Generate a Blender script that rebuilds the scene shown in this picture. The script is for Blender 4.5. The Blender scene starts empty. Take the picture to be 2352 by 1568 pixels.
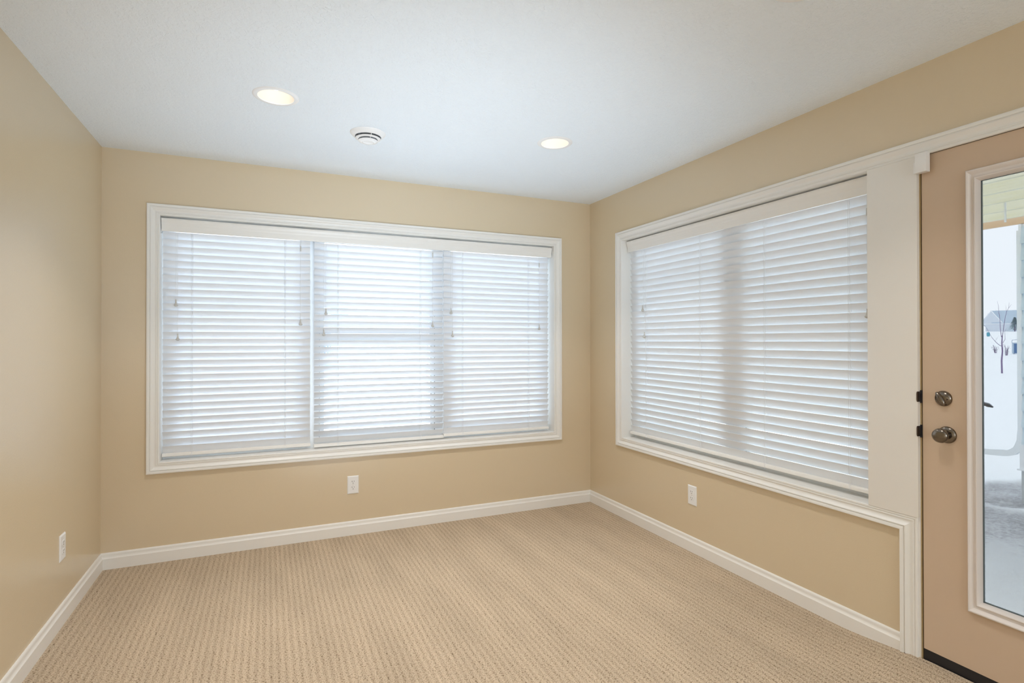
import bpy, math, random
from mathutils import Matrix, Vector, noise
R_ = math.radians
random.seed(7)
SC = bpy.context.scene
COL = SC.collection

# ------------------------------------------------------------------ camera
ROOM_L, ROOM_R, ROOM_B, ROOM_F, CEIL = -0.875, 2.4275, 3.854, -4.0, 2.44
YAW, PITCH, ROLL = 0.42032, 0.00595, -0.00082
fw = Vector((math.sin(YAW) * math.cos(PITCH), math.cos(YAW) * math.cos(PITCH), math.sin(PITCH)))
rt = Vector((math.cos(YAW), -math.sin(YAW), 0))
up = rt.cross(fw)
r2 = rt * math.cos(ROLL) + up * math.sin(ROLL)
u2 = up * math.cos(ROLL) - rt * math.sin(ROLL)
cd = bpy.data.cameras.new('camera')
cam = bpy.data.objects.new('camera', cd)
COL.objects.link(cam)
cd.sensor_width = 36
cd.lens = 1258.13 * 36 / 2352
cd.shift_y = -(784 - 775.22) / 2352
cd.clip_start = 0.05
cd.clip_end = 1500
M = Matrix.Identity(4)
for i in range(3):
    M[i][0], M[i][1], M[i][2] = r2[i], u2[i], -fw[i]
M[2][3] = 1.3158
cam.matrix_world = M
SC.camera = cam

# ------------------------------------------------------------------ light
SKY = 6.5
world = bpy.data.worlds.new('overcast_sky')
SC.world = world
world.use_nodes = True
bg = world.node_tree.nodes['Background']
bg.inputs[0].default_value = (0.82, 0.91, 1.0, 1)
bg.inputs[1].default_value = SKY
SC.view_settings.view_transform = 'Standard'
SC.view_settings.look = 'None'
SC.view_settings.gamma = 1
SC.view_settings.exposure = 0.0
SC.view_settings.use_curve_mapping = False
CY = SC.cycles
CY.max_bounces = 12
CY.diffuse_bounces = 8
CY.glossy_bounces = 4
CY.transmission_bounces = 6
CY.transparent_max_bounces = 12
CY.sample_clamp_indirect = 8
CY.use_denoising = True
CY.use_adaptive_sampling = True
CY.adaptive_threshold = 0.02


def area(name, loc, rot, sx, sy, power, color):
    d = bpy.data.lights.new(name, 'AREA')
    d.shape = 'RECTANGLE'
    d.size, d.size_y = sx, sy
    d.energy = power
    d.color = color
    o = bpy.data.objects.new(name, d)
    COL.objects.link(o)
    o.location = loc
    o.rotation_euler = rot
    return o


def aim(o, target):
    d = Vector(target) - o.location
    o.rotation_euler = d.to_track_quat('-Z', 'Y').to_euler()


# added fill lights, unseen and made up: one lifts the ceiling, one the room
k1 = area('added_ceiling_fill', (0.6, 0.75, 0.30), (0, 0, 0), 0.6, 0.6, 9.5, (0.72, 0.86, 1.0))
aim(k1, (0.80, 3.45, 2.44))
k1.data.spread = R_(74)
k2 = area('added_room_fill', (0.9, -3.4, 1.5), (0, 0, 0), 2.4, 1.6, 50, (0.80, 0.90, 1.0))
aim(k2, (0.9, 3.8, 1.2))


# ------------------------------------------------------------------ materials
def nmat(name):
    m = bpy.data.materials.new(name)
    m.use_nodes = True
    nt = m.node_tree
    return m, nt, nt.nodes['Principled BSDF']


def N(nt, t, **k):
    n = nt.nodes.new(t)
    for a, v in k.items():
        if a in n.inputs:
            n.inputs[a].default_value = v
        else:
            setattr(n, a, v)
    return n


def plain(name, col, rough=0.5, metal=0.0, bump=0.0, bscale=200, spec=0.5, vary=0.0):
    m, nt, p = nmat(name)
    p.inputs['Base Color'].default_value = (*col, 1)
    p.inputs['Roughness'].default_value = rough
    p.inputs['Metallic'].default_value = metal
    p.inputs['Specular IOR Level'].default_value = spec
    tc = N(nt, 'ShaderNodeTexCoord')
    if bump:
        n = N(nt, 'ShaderNodeTexNoise', Scale=bscale, Detail=3.0)
        b = N(nt, 'ShaderNodeBump', Strength=bump, Distance=0.002)
        nt.links.new(tc.outputs['Object'], n.inputs['Vector'])
        nt.links.new(n.outputs['Fac'], b.inputs['Height'])
        nt.links.new(b.outputs['Normal'], p.inputs['Normal'])
    if vary:
        n = N(nt, 'ShaderNodeTexNoise', Scale=3.0, Detail=4.0)
        r = N(nt, 'ShaderNodeMapRange')
        r.inputs[3].default_value = 1 - vary
        r.inputs[4].default_value = 1 + vary
        h = N(nt, 'ShaderNodeHueSaturation')
        h.inputs['Color'].default_value = (*col, 1)
        nt.links.new(tc.outputs['Object'], n.inputs['Vector'])
        nt.links.new(n.outputs['Fac'], r.inputs[0])
        nt.links.new(r.outputs[0], h.inputs['Value'])
        nt.links.new(h.outputs[0], p.inputs['Base Color'])
    return m


WALL = plain('beige_wall_paint', (0.67, 0.555, 0.385), 0.27, bump=0.18, bscale=260, spec=1.0)
DOORP = plain('beige_door_paint', (0.60, 0.46, 0.335), 0.38, bump=0.06, bscale=90, spec=0.4)
TRIM = plain('white_trim_paint', (0.82, 0.80, 0.76), 0.32, bump=0.05, bscale=60)
TRIM2 = plain('white_casing_paint', (0.83, 0.82, 0.79), 0.35, bump=0.05, bscale=60)
PLASTIC = plain('white_plastic', (0.84, 0.84, 0.84), 0.3)
VINYL = plain('white_vinyl', (0.85, 0.87, 0.88), 0.35)
DARK = plain('black_rubber', (0.012, 0.012, 0.015), 0.45)
DARKGAP = plain('dark_seal', (0.03, 0.025, 0.022), 0.6)
GOLD = plain('tan_weatherstrip', (0.42, 0.31, 0.16), 0.5)
BROWN = plain('brown_edge', (0.25, 0.17, 0.12), 0.6)
NICKEL = plain('antique_nickel', (0.20, 0.170, 0.140), 0.19, metal=1.0)
NICKELD = plain('dark_bronze_plate', (0.10, 0.075, 0.065), 0.35, metal=0.8)
TASSEL = plain('grey_plastic', (0.60, 0.59, 0.56), 0.35)
CORD = plain('white_cord', (0.80, 0.81, 0.82), 0.8)
GLASSEDGE = plain('glass_seal_grey', (0.10, 0.13, 0.14), 0.4)
SLOT = plain('dark_slot', (0.05, 0.035, 0.03), 0.6)


def blind_mat():
    m, nt, p = nmat('white_faux_wood')
    p.inputs['Base Color'].default_value = (0.86, 0.88, 0.905, 1)
    p.inputs['Roughness'].default_value = 0.4
    tr = N(nt, 'ShaderNodeBsdfTranslucent')
    tr.inputs[0].default_value = (0.85, 0.88, 0.92, 1)
    mx = N(nt, 'ShaderNodeMixShader')
    mx.inputs[0].default_value = 0.15
    out = nt.nodes['Material Output']
    nt.links.new(p.outputs[0], mx.inputs[1])
    nt.links.new(tr.outputs[0], mx.inputs[2])
    nt.links.new(mx.outputs[0], out.inputs[0])
    return m


SLATM = blind_mat()


def glass(name, tint, refl=1.0):
    m, nt, p = nmat(name)
    nt.nodes.remove(p)
    t = N(nt, 'ShaderNodeBsdfTransparent')
    t.inputs[0].default_value = (*tint, 1)
    g = N(nt, 'ShaderNodeBsdfGlossy', Roughness=0.02)
    f = N(nt, 'ShaderNodeFresnel', IOR=1.35)
    mx = N(nt, 'ShaderNodeMixShader')
    nt.links.new(f.outputs[0], mx.inputs[0])
    nt.links.new(t.outputs[0], mx.inputs[1])
    nt.links.new(g.outputs[0], mx.inputs[2])
    nt.links.new(mx.outputs[0], nt.nodes['Material Output'].inputs[0])
    return m


GLASS = glass('clear_window_glass', (0.97, 0.98, 0.985))
DGLASS = glass('dimming_door_glass', (0.403, 0.399, 0.395))  # strong grey tint put in to dim the bright outdoors behind the pane


def emit(name, col, s):
    m, nt, p = nmat(name)
    p.inputs['Base Color'].default_value = (*col, 1)
    p.inputs['Emission Color'].default_value = (*col, 1)
    p.inputs['Emission Strength'].default_value = s
    return m


LAMP = emit('lamp_lens', (1.0, 0.95, 0.88), 2.6)


def ceiling_mat():
    m, nt, p = nmat('white_textured_ceiling')
    p.inputs['Base Color'].default_value = (0.83, 0.89, 0.945, 1)
    p.inputs['Roughness'].default_value = 0.75
    p.inputs['Specular IOR Level'].default_value = 0.2
    tc = N(nt, 'ShaderNodeTexCoord')
    n1 = N(nt, 'ShaderNodeTexNoise', Scale=44.0, Detail=2.5, Roughness=0.55, Distortion=0.9)
    n2 = N(nt, 'ShaderNodeTexNoise', Scale=70.0, Detail=3.0, Roughness=0.6, Distortion=0.5)
    r1 = N(nt, 'ShaderNodeValToRGB')
    r1.color_ramp.elements[0].position = 0.49
    r1.color_ramp.elements[1].position = 0.525
    r2_ = N(nt, 'ShaderNodeValToRGB')
    r2_.color_ramp.elements[0].position = 0.50
    r2_.color_ramp.elements[1].position = 0.56
    mth = N(nt, 'ShaderNodeMath', operation='MULTIPLY_ADD')
    mth.inputs[1].default_value = 0.5
    n3 = N(nt, 'ShaderNodeTexNoise', Scale=240.0, Detail=2.0)
    m2 = N(nt, 'ShaderNodeMath', operation='MULTIPLY_ADD')
    m2.inputs[1].default_value = 0.35
    b = N(nt, 'ShaderNodeBump', Strength=0.5, Distance=0.0020)
    L = nt.links.new
    for n in (n1, n2, n3):
        L(tc.outputs['Object'], n.inputs['Vector'])
    L(n1.outputs['Fac'], r1.inputs[0])
    L(n2.outputs['Fac'], r2_.inputs[0])
    L(r2_.outputs[0], mth.inputs[0])
    L(r1.outputs[0], mth.inputs[2])
    L(n3.outputs['Fac'], m2.inputs[0])
    L(mth.outputs[0], m2.inputs[2])
    L(m2.outputs[0], b.inputs['Height'])
    L(b.outputs[0], p.inputs['Normal'])
    return m


CEILM = ceiling_mat()


def carpet_mat():
    m, nt, p = nmat('tan_loop_carpet')
    L = nt.links.new
    p.inputs['Roughness'].default_value = 0.95
    p.inputs['Specular IOR Level'].default_value = 0.1
    tc = N(nt, 'ShaderNodeTexCoord')
    # slight wander of the ribs
    nz = N(nt, 'ShaderNodeTexNoise', Scale=9.0, Detail=2.0)
    L(tc.outputs['Object'], nz.inputs['Vector'])
    off = N(nt, 'ShaderNodeVectorMath', operation='SCALE')
    off.inputs['Scale'].default_value = 0.006
    L(nz.outputs['Color'], off.inputs[0])
    add = N(nt, 'ShaderNodeVectorMath', operation='ADD')
    L(tc.outputs['Object'], add.inputs[0])
    L(off.outputs[0], add.inputs[1])
    mp = N(nt, 'ShaderNodeMapping')
    mp.inputs['Scale'].default_value = (144, 185, 1)
    L(add.outputs[0], mp.inputs['Vector'])
    vo = N(nt, 'ShaderNodeTexVoronoi', voronoi_dimensions='2D', feature='F1', Randomness=0.88)
    vo.inputs['Scale'].default_value = 1.0
    L(mp.outputs[0], vo.inputs['Vector'])
    # rib
    sx = N(nt, 'ShaderNodeSeparateXYZ')
    L(add.outputs[0], sx.inputs[0])
    mu = N(nt, 'ShaderNodeMath', operation='MULTIPLY')
    mu.inputs[1].default_value = 2 * math.pi / 0.0278
    L(sx.outputs[0], mu.inputs[0])
    si = N(nt, 'ShaderNodeMath', operation='SINE')
    L(mu.outputs[0], si.inputs[0])
    # height = 1 - d*0.9 + rib*0.2
    h1 = N(nt, 'ShaderNodeMath', operation='MULTIPLY')
    h1.inputs[1].default_value = -1.05
    L(vo.outputs['Distance'], h1.inputs[0])
    h2 = N(nt, 'ShaderNodeMath', operation='MULTIPLY_ADD')
    h2.inputs[1].default_value = 0.125
    L(si.outputs[0], h2.inputs[0])
    L(h1.outputs[0], h2.inputs[2])
    fi = N(nt, 'ShaderNodeTexNoise', Scale=420.0, Detail=2.0)
    L(tc.outputs['Object'], fi.inputs['Vector'])
    h3 = N(nt, 'ShaderNodeMath', operation='MULTIPLY_ADD')
    h3.inputs[1].default_value = 0.5
    L(fi.outputs['Fac'], h3.inputs[0])
    L(h2.outputs[0], h3.inputs[2])
    bp = N(nt, 'ShaderNodeBump', Strength=0.8, Distance=0.0045)
    L(h3.outputs[0], bp.inputs['Height'])
    L(bp.outputs[0], p.inputs['Normal'])
    cr = N(nt, 'ShaderNodeMapRange')
    cr.inputs[1].default_value = -0.95
    cr.inputs[2].default_value = 0.45
    cr.inputs[3].default_value = 0.0
    cr.inputs[4].default_value = 1.0
    L(h3.outputs[0], cr.inputs[0])
    ra = N(nt, 'ShaderNodeValToRGB')
    ra.color_ramp.elements[0].position = 0.05
    ra.color_ramp.elements[0].color = (0.17, 0.11, 0.06, 1)  # shade deep between the loops, painted into the carpet colour
    ra.color_ramp.elements[1].position = 0.8
    ra.color_ramp.elements[1].color = (0.68, 0.55, 0.405, 1)
    e = ra.color_ramp.elements.new(0.45)
    e.color = (0.50, 0.39, 0.275, 1)
    L(cr.outputs[0], ra.inputs[0])
    # vacuum tracks: long soft strokes
    mp2 = N(nt, 'ShaderNodeMapping')
    mp2.inputs['Scale'].default_value = (7, 1.4, 1)
    mp2.inputs['Rotation'].default_value = (0, 0, 0.25)
    L(tc.outputs['Object'], mp2.inputs['Vector'])
    n4 = N(nt, 'ShaderNodeTexNoise', Scale=1.0, Detail=3.0)
    L(mp2.outputs[0], n4.inputs['Vector'])
    mr = N(nt, 'ShaderNodeMapRange')
    mr.inputs[1].default_value = 0.3
    mr.inputs[2].default_value = 0.7
    mr.inputs[3].default_value = 0.91
    mr.inputs[4].default_value = 1.08
    L(n4.outputs['Fac'], mr.inputs[0])
    hs = N(nt, 'ShaderNodeHueSaturation')
    L(ra.outputs[0], hs.inputs['Color'])
    L(mr.outputs[0], hs.inputs['Value'])
    L(hs.outputs[0], p.inputs['Base Color'])
    return m


CARPET = carpet_mat()


def snow_mat():
    m, nt, p = nmat('snow_and_dirt')
    L = nt.links.new
    p.inputs['Roughness'].default_value = 0.8
    p.inputs['Specular IOR Level'].default_value = 0.2
    tc = N(nt, 'ShaderNodeTexCoord')
    n1 = N(nt, 'ShaderNodeTexNoise', Scale=2.3, Detail=8.0, Roughness=0.75)
    n2 = N(nt, 'ShaderNodeTexNoise', Scale=30.0, Detail=9.0, Roughness=0.85)
    L(tc.outputs['Object'], n1.inputs['Vector'])
    L(tc.outputs['Object'], n2.inputs['Vector'])
    at = N(nt, 'ShaderNodeAttribute', attribute_name='dirt')
    # dirt amount = attribute + noises
    a = N(nt, 'ShaderNodeMath', operation='MULTIPLY_ADD')
    a.inputs[1].default_value = 1.0
    L(at.outputs['Fac'], a.inputs[0])
    s = N(nt, 'ShaderNodeMath', operation='MULTIPLY_ADD')
    s.inputs[1].default_value = 2.0
    L(n2.outputs['Fac'], s.inputs[0])
    L(n1.outputs['Fac'], s.inputs[2])
    s2 = N(nt, 'ShaderNodeMath', operation='SUBTRACT')
    s2.inputs[1].default_value = 1.68
    L(s.outputs[0], s2.inputs[0])
    L(s2.outputs[0], a.inputs[2])
    r = N(nt, 'ShaderNodeValToRGB')
    r.color_ramp.elements[0].position = 0.22
    r.color_ramp.elements[0].color = (0.92, 0.95, 0.97, 1)
    r.color_ramp.elements[1].position = 0.80
    r.color_ramp.elements[1].color = (0.34, 0.33, 0.34, 1)
    e = r.color_ramp.elements.new(0.42)
    e.color = (0.70, 0.71, 0.74, 1)
    L(a.outputs[0], r.inputs[0])
    L(r.outputs[0], p.inputs['Base Color'])
    b = N(nt, 'ShaderNodeBump', Strength=0.8, Distance=0.06)
    bm_ = N(nt, 'ShaderNodeMath', operation='MULTIPLY')
    L(n2.outputs['Fac'], bm_.inputs[0])
    L(at.outputs['Fac'], bm_.inputs[1])
    L(bm_.outputs[0], b.inputs['Height'])
    L(b.outputs[0], p.inputs['Normal'])
    return m


SNOW = snow_mat()
SIDING = plain('pale_blue_siding', (0.68, 0.81, 0.89), 0.6, vary=0.04)
SIDETRIM = plain('pale_grey_trim', (0.92, 0.95, 0.98), 0.5)
CONCRETE = plain('grey_concrete', (0.58, 0.61, 0.62), 0.9, bump=0.4, bscale=40, vary=0.08)
SHINGLE = plain('blue_grey_shingles', (0.50, 0.60, 0.70), 0.9, vary=0.1)
HOUSEW = plain('lilac_grey_wall', (0.66, 0.71, 0.78), 0.8)
HOUSEW2 = plain('pale_house_wall', (0.66, 0.75, 0.82), 0.8)
HWHITE = plain('white_fascia', (0.88, 0.90, 0.92), 0.6)
HGLASS = plain('dark_house_window', (0.10, 0.17, 0.25), 0.1)
BARK = plain('purple_brown_bark', (0.22, 0.17, 0.29), 0.9)
BARREL = plain('teal_plastic', (0.10, 0.36, 0.46), 0.5)
BOXB = plain('blue_grey_box', (0.45, 0.55, 0.66), 0.5)
BOXD = plain('deep_blue_panel', (0.08, 0.17, 0.34), 0.5)
LEAF = plain('dry_leaves', (0.30, 0.32, 0.38), 0.9)
FIR = plain('grey_green_needles', (0.25, 0.34, 0.38), 0.9, vary=0.3)
DOWNS = plain('pale_aluminium', (0.90, 0.94, 0.97), 0.5)


def wood_mat(name, c1, c2):
    m, nt, p = nmat(name)
    L = nt.links.new
    p.inputs['Roughness'].default_value = 0.75
    tc = N(nt, 'ShaderNodeTexCoord')
    mp = N(nt, 'ShaderNodeMapping')
    mp.inputs['Scale'].default_value = (20, 1.2, 20)
    L(tc.outputs['Object'], mp.inputs['Vector'])
    n = N(nt, 'ShaderNodeTexNoise', Scale=2.0, Detail=5.0)
    L(mp.outputs[0], n.inputs['Vector'])
    r = N(nt, 'ShaderNodeValToRGB')
    r.color_ramp.elements[0].position = 0.3
    r.color_ramp.elements[0].color = (*c1, 1)
    r.color_ramp.elements[1].position = 0.7
    r.color_ramp.elements[1].color = (*c2, 1)
    L(n.outputs['Fac'], r.inputs[0])
    L(r.outputs[0], p.inputs['Base Color'])
    return m


PINE = wood_mat('treated_pine', (0.90, 0.86, 0.62), (0.96, 0.94, 0.80))
PINEO = wood_mat('orange_pine', (0.80, 0.56, 0.36), (0.88, 0.68, 0.48))


# ------------------------------------------------------------------ mesh helpers
class MB:
    def __init__(s):
        s.v, s.f, s.mi = [], [], []

    def face(s, idx, m=0):
        s.f.append(idx)
        s.mi.append(m)

    def box(s, x0, y0, z0, x1, y1, z1, m=0):
        x0, x1 = sorted((x0, x1)); y0, y1 = sorted((y0, y1)); z0, z1 = sorted((z0, z1))
        b = len(s.v)
        s.v += [(x0, y0, z0), (x1, y0, z0), (x1, y1, z0), (x0, y1, z0), (x0, y0, z1), (x1, y0, z1), (x1, y1, z1), (x0, y1, z1)]
        for q in ((0, 3, 2, 1), (4, 5, 6, 7), (0, 1, 5, 4), (1, 2, 6, 5), (2, 3, 7, 6), (3, 0, 4, 7)):
            s.face([b + i for i in q], m)
        return s

    def loops(s, rings, close=True, cap=True, m=0):
        """rings: list of equal length point lists, joined side by side"""
        b = len(s.v)
        n = len(rings[0])
        for r in rings:
            s.v += [tuple(p) for p in r]
        for k in range(len(rings) - 1):
            for i in range(n if close else n - 1):
                j = (i + 1) % n
                s.face([b + k * n + i, b + k * n + j, b + (k + 1) * n + j, b + (k + 1) * n + i], m)
        if cap:
            s.face([b + i for i in range(n)][::-1], m)
            s.face([b + (len(rings) - 1) * n + i for i in range(n)], m)
        return s

    def prism(s, prof, a, b_, axis, m=0):
        """prof: 2D points, extruded along axis from a to b; prof coords are the two other axes in order"""
        def P(c, p):
            return {'x': (c, p[0], p[1]), 'y': (p[0], c, p[1]), 'z': (p[0], p[1], c)}[axis]
        return s.loops([[P(a, p) for p in prof], [P(b_, p) for p in prof]], m=m)

    def tube(s, pts, r, n=8, m=0):
        pts = [Vector(p) for p in pts]
        rr = r if isinstance(r, (list, tuple)) else [r] * len(pts)
        rings = []
        prev = None
        for i, p in enumerate(pts):
            t = (pts[min(i + 1, len(pts) - 1)] - pts[max(i - 1, 0)]).normalized()
            a = prev if prev is not None and abs(prev.dot(t)) < 0.95 else (Vector((0, 0, 1)) if abs(t.z) < 0.9 else Vector((1, 0, 0)))
            u = (a - t * a.dot(t)).normalized()
            prev = u
            w = t.cross(u)
            rings.append([p + (u * math.cos(2 * math.pi * k / n) + w * math.sin(2 * math.pi * k / n)) * rr[i] for k in range(n)])
        return s.loops(rings, m=m)

    def lathe(s, prof, n=32, c=(0, 0, 0), axis='z', m=0, capends=True):
        """prof: (radius, height) pairs"""
        rings = []
        for r, h in prof:
            ring = []
            for k in range(n):
                a = 2 * math.pi * k / n
                x, y = r * math.cos(a), r * math.sin(a)
                p = {'z': (x, y, h), 'x': (h, x, y), 'y': (x, h, y)}[axis]
                ring.append((p[0] + c[0], p[1] + c[1], p[2] + c[2]))
            rings.append(ring)
        return s.loops(rings, cap=capends, m=m)

    def build(s, name, mats, parent=None, smooth=None, bevel=None, fix=True):
        me = bpy.data.meshes.new(name)
        me.from_pydata([tuple(v) for v in s.v], [], s.f)
        mats = mats if isinstance(mats, (list, tuple)) else [mats]
        for m in mats:
            me.materials.append(m)
        for p, m in zip(me.polygons, s.mi):
            p.material_index = m
        me.update()
        if fix:
            import bmesh
            bm = bmesh.new()
            bm.from_mesh(me)
            bmesh.ops.recalc_face_normals(bm, faces=bm.faces)
            if bevel:
                es = [e for e in bm.edges if len(e.link_faces) == 2 and e.calc_face_angle(0) > 0.6]
                bmesh.ops.bevel(bm, geom=es, offset=bevel, segments=2, affect='EDGES', profile=0.7)
            bm.to_mesh(me)
            bm.free()
        if smooth is not None:
            me.shade_smooth()
            me.set_sharp_from_angle(angle=R_(smooth))
        o = bpy.data.objects.new(name, me)
        COL.objects.link(o)
        o.parent = parent
        return o


def box(name, x0, y0, z0, x1, y1, z1, mat, parent=None, bevel=None):
    return MB().box(x0, y0, z0, x1, y1, z1).build(name, mat, parent, bevel=bevel, smooth=40 if bevel else None)


def empty(name, loc=(0, 0, 0), rz=0, parent=None):
    o = bpy.data.objects.new(name, None)
    o.empty_display_size = 0.05
    COL.objects.link(o)
    o.location = loc
    o.rotation_euler = (0, 0, rz)
    o.parent = parent
    return o


def tag(o, label=None, cat=None, group=None, kind=None):
    if label: o['label'] = label
    if cat: o['category'] = cat
    if group: o['group'] = group
    if kind: o['kind'] = kind
    return o


def struct(o, label=None):
    o['kind'] = 'structure'
    if label: o['label'] = label
    return o


# ------------------------------------------------------------------ room shell
WT = 0.165
W1 = (-0.587, 2.086, 0.593, 2.070)     # opening of the back window: x0 x1 z0 z1
W2 = (1.564, 3.405, 0.595, 2.066)      # opening of the side window: y0 y1 z0 z1
DY0, DY1, DZ = 0.438, 1.3515, 2.069     # door slab
LIN = 0.014


def back_wall():
    b = MB()
    y0, y1 = ROOM_B, ROOM_B + WT
    x0, x1, z0, z1 = W1[0] - LIN, W1[1] + LIN, W1[2] - LIN, W1[3] + LIN
    b.box(ROOM_L - WT, y0, -0.3, x0, y1, CEIL + 0.2)
    b.box(x1, y0, -0.3, ROOM_R + WT, y1, CEIL + 0.2)
    b.box(x0, y0, -0.3, x1, y1, z0)
    b.box(x0, y0, z1, x1, y1, CEIL + 0.2)
    return struct(b.build('wall_back', WALL), 'beige back wall around the wide triple window')


back_wall()
# right wall with openings: window, door, added rear patio window
PW = (-3.3, -0.9, 0.05, 2.10)
b = MB()
x0, x1 = ROOM_R, ROOM_R + WT
wy0, wy1, wz0, wz1 = W2[0] - LIN, W2[1] + LIN, W2[2] - LIN, W2[3] + LIN
b.box(x0, wy1, -0.3, x1, ROOM_B, CEIL + 0.2)
b.box(x0, wy0, -0.3, x1, wy1, wz0)
b.box(x0, wy0, wz1, x1, wy1, CEIL + 0.2)
b.box(x0, 1.3705, -0.3, x1, wy0, CEIL + 0.2)
b.box(x0, DY0 - 0.02, DZ + 0.02, x1, 1.3705, CEIL + 0.2)
b.box(x0, PW[1], -0.3, x1, DY0 - 0.02, CEIL + 0.2)
b.box(x0, PW[0], -0.3, x1, PW[1], PW[2])
b.box(x0, PW[0], PW[3], x1, PW[1], CEIL + 0.2)
b.box(x0, ROOM_F, -0.3, x1, PW[0], CEIL + 0.2)
struct(b.build('wall_right', WALL), 'beige wall with the second window and the door')
struct(box('wall_left', ROOM_L - WT, ROOM_F, -0.3, ROOM_L, ROOM_B, CEIL + 0.2, WALL), 'plain beige wall on the left')
struct(box('wall_front', ROOM_L - WT, ROOM_F - WT, -0.3, ROOM_R + WT, ROOM_F, CEIL + 0.2, WALL))
fl = MB().box(ROOM_L, ROOM_F, -0.06, ROOM_R, ROOM_B, -0.04)


def carpet_z(x, y):
    # the pile rises over the tack strip in front of the door sill
    a = max(0.0, min(1.0, (x - (ROOM_R - 0.42)) / 0.38))
    c = max(0.0, min(1.0, (1.72 - y) / 0.42)) * max(0.0, min(1.0, (y - 0.1) / 0.3))
    t = a * c
    return 0.030 * t * t * (3 - 2 * t)


gx = [ROOM_L + (ROOM_R - ROOM_L) * k / 90 for k in range(91)]
gy = [ROOM_F, -2.0, 0.0] + [0.1 + (ROOM_B - 0.1) * k / 100 for k in range(101)]
o_ = len(fl.v)
for X in gx:
    for Y in gy:
        fl.v.append((X, Y, carpet_z(X, Y)))
for i in range(len(gx) - 1):
    for j in range(len(gy) - 1):
        q = o_ + i * len(gy) + j
        fl.face([q, q + len(gy), q + len(gy) + 1, q + 1])
fl.box(ROOM_R, DY0 - 0.02, -0.3, ROOM_R + WT + 0.02, 1.3705, -0.001)
struct(fl.build('floor', CARPET, fix=False), 'tan ribbed loop carpet')

CANS = [(0.035, 2.735), (1.49, 2.735), (0.035, 1.19), (1.535, 1.19), (0.035, -0.40), (1.535, -0.40), (0.035, -2.0), (1.535, -2.0)]


def ceiling():
    b = MB()
    hs = 0.085
    xs = sorted({ROOM_L, ROOM_R} | {c[0] + s * 0.12 for c in CANS for s in (-1, 1)})
    ys = sorted({ROOM_F, ROOM_B} | {c[1] + s * 0.12 for c in CANS for s in (-1, 1)})
    for i in range(len(xs) - 1):
        for j in range(len(ys) - 1):
            a0, a1, c0, c1 = xs[i], xs[i + 1], ys[j], ys[j + 1]
            hit = [c for c in CANS if a0 < c[0] < a1 and c0 < c[1] < c1]
            if not hit:
                n = len(b.v)
                b.v += [(a0, c0, CEIL), (a1, c0, CEIL), (a1, c1, CEIL), (a0, c1, CEIL)]
                b.face([n, n + 3, n + 2, n + 1])
            else:
                cx, cy = hit[0]
                k = 32
                n = len(b.v)
                for q in range(k):
                    t = 2 * math.pi * q / k
                    dx, dy = math.cos(t), math.sin(t)
                    b.v.append((cx + hs * dx, cy + hs * dy, CEIL))
                    # outer point on the cell border
                    sc = min(((a1 if dx > 0 else a0) - cx) / dx if abs(dx) > 1e-9 else 9, ((c1 if dy > 0 else c0) - cy) / dy if abs(dy) > 1e-9 else 9)
                    b.v.append((cx + sc * dx, cy + sc * dy, CEIL))
                for q in range(k):
                    r = (q + 1) % k
                    b.face([n + 2 * q, n + 2 * q + 1, n + 2 * r + 1, n + 2 * r])
                for (px, py) in ((a0, c0), (a1, c0), (a1, c1), (a0, c1)):
                    # corner triangles
                    ang = math.atan2(py - cy, px - cx) % (2 * math.pi)
                    q = int(ang / (2 * math.pi) * k)
                    r = (q + 1) % k
                    m = len(b.v)
                    b.v.append((px, py, CEIL))
                    b.face([n + 2 * q + 1, m, n + 2 * r + 1])
    # slab above
    b.box(ROOM_L - WT, ROOM_F - WT, CEIL + 0.16, ROOM_R + WT, ROOM_B + WT, CEIL + 0.25)
    return struct(b.build('ceiling', CEILM, fix=False), 'white ceiling with a trowelled texture')


ceiling()

# ------------------------------------------------------------------ trim profiles
# (distance outward from the opening, thickness off the wall)
CAS = [(0, 0), (0, 0.0080), (0.002, 0.0105), (0.0085, 0.0108), (0.0100, 0.0070), (0.0125, 0.0070), (0.0145, 0.0105), (0.0185, 0.0105),
       (0.0200, 0.0080), (0.0270, 0.0075), (0.0340, 0.0105), (0.0400, 0.0165), (0.0450, 0.0185), (0.0465, 0.0135), (0.0500, 0.0135), (0.0515, 0.0185),
       (0.0600, 0.0205), (0.0645, 0.0195), (0.0660, 0.0165), (0.0660, 0)]


def casing(name, p0, p1, out, nrm, k0, k1, parent=None, mat=None, scale=1.0):
    """mitred casing between inner-edge points p0, p1; out = direction away from opening, nrm = off the wall"""
    p0, p1, out, nrm = Vector(p0), Vector(p1), Vector(out), Vector(nrm)
    d = (p1 - p0).normalized()
    A = [p0 + out * w * scale + nrm * t + d * (k0 * w * scale) for w, t in CAS]
    B = [p1 + out * w * scale + nrm * t + d * (k1 * w * scale) for w, t in CAS]
    return MB().loops([A, B]).build(name, mat or TRIM2, parent, smooth=28)


BASEP = [(0, 0), (0.0140, 0), (0.0140, 0.062), (0.0120, 0.0650), (0.0085, 0.0700), (0.0075, 0.0770), (0.0080, 0.0845), (0.0065, 0.0900),
         (0.0035, 0.0938), (0, 0.0938)]


def baseboard(name, p0, p1, nrm, m0, m1, label=None):
    p0, p1, nrm = Vector(p0), Vector(p1), Vector(nrm)
    d = (p1 - p0).normalized()
    A = [p0 + nrm * t + Vector((0, 0, z)) + d * (m0 * t) for t, z in BASEP]
    B = [p1 + nrm * t + Vector((0, 0, z)) - d * (m1 * t) for t, z in BASEP]
    return struct(MB().loops([A, B]).build(name, TRIM, smooth=30), label)


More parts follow.
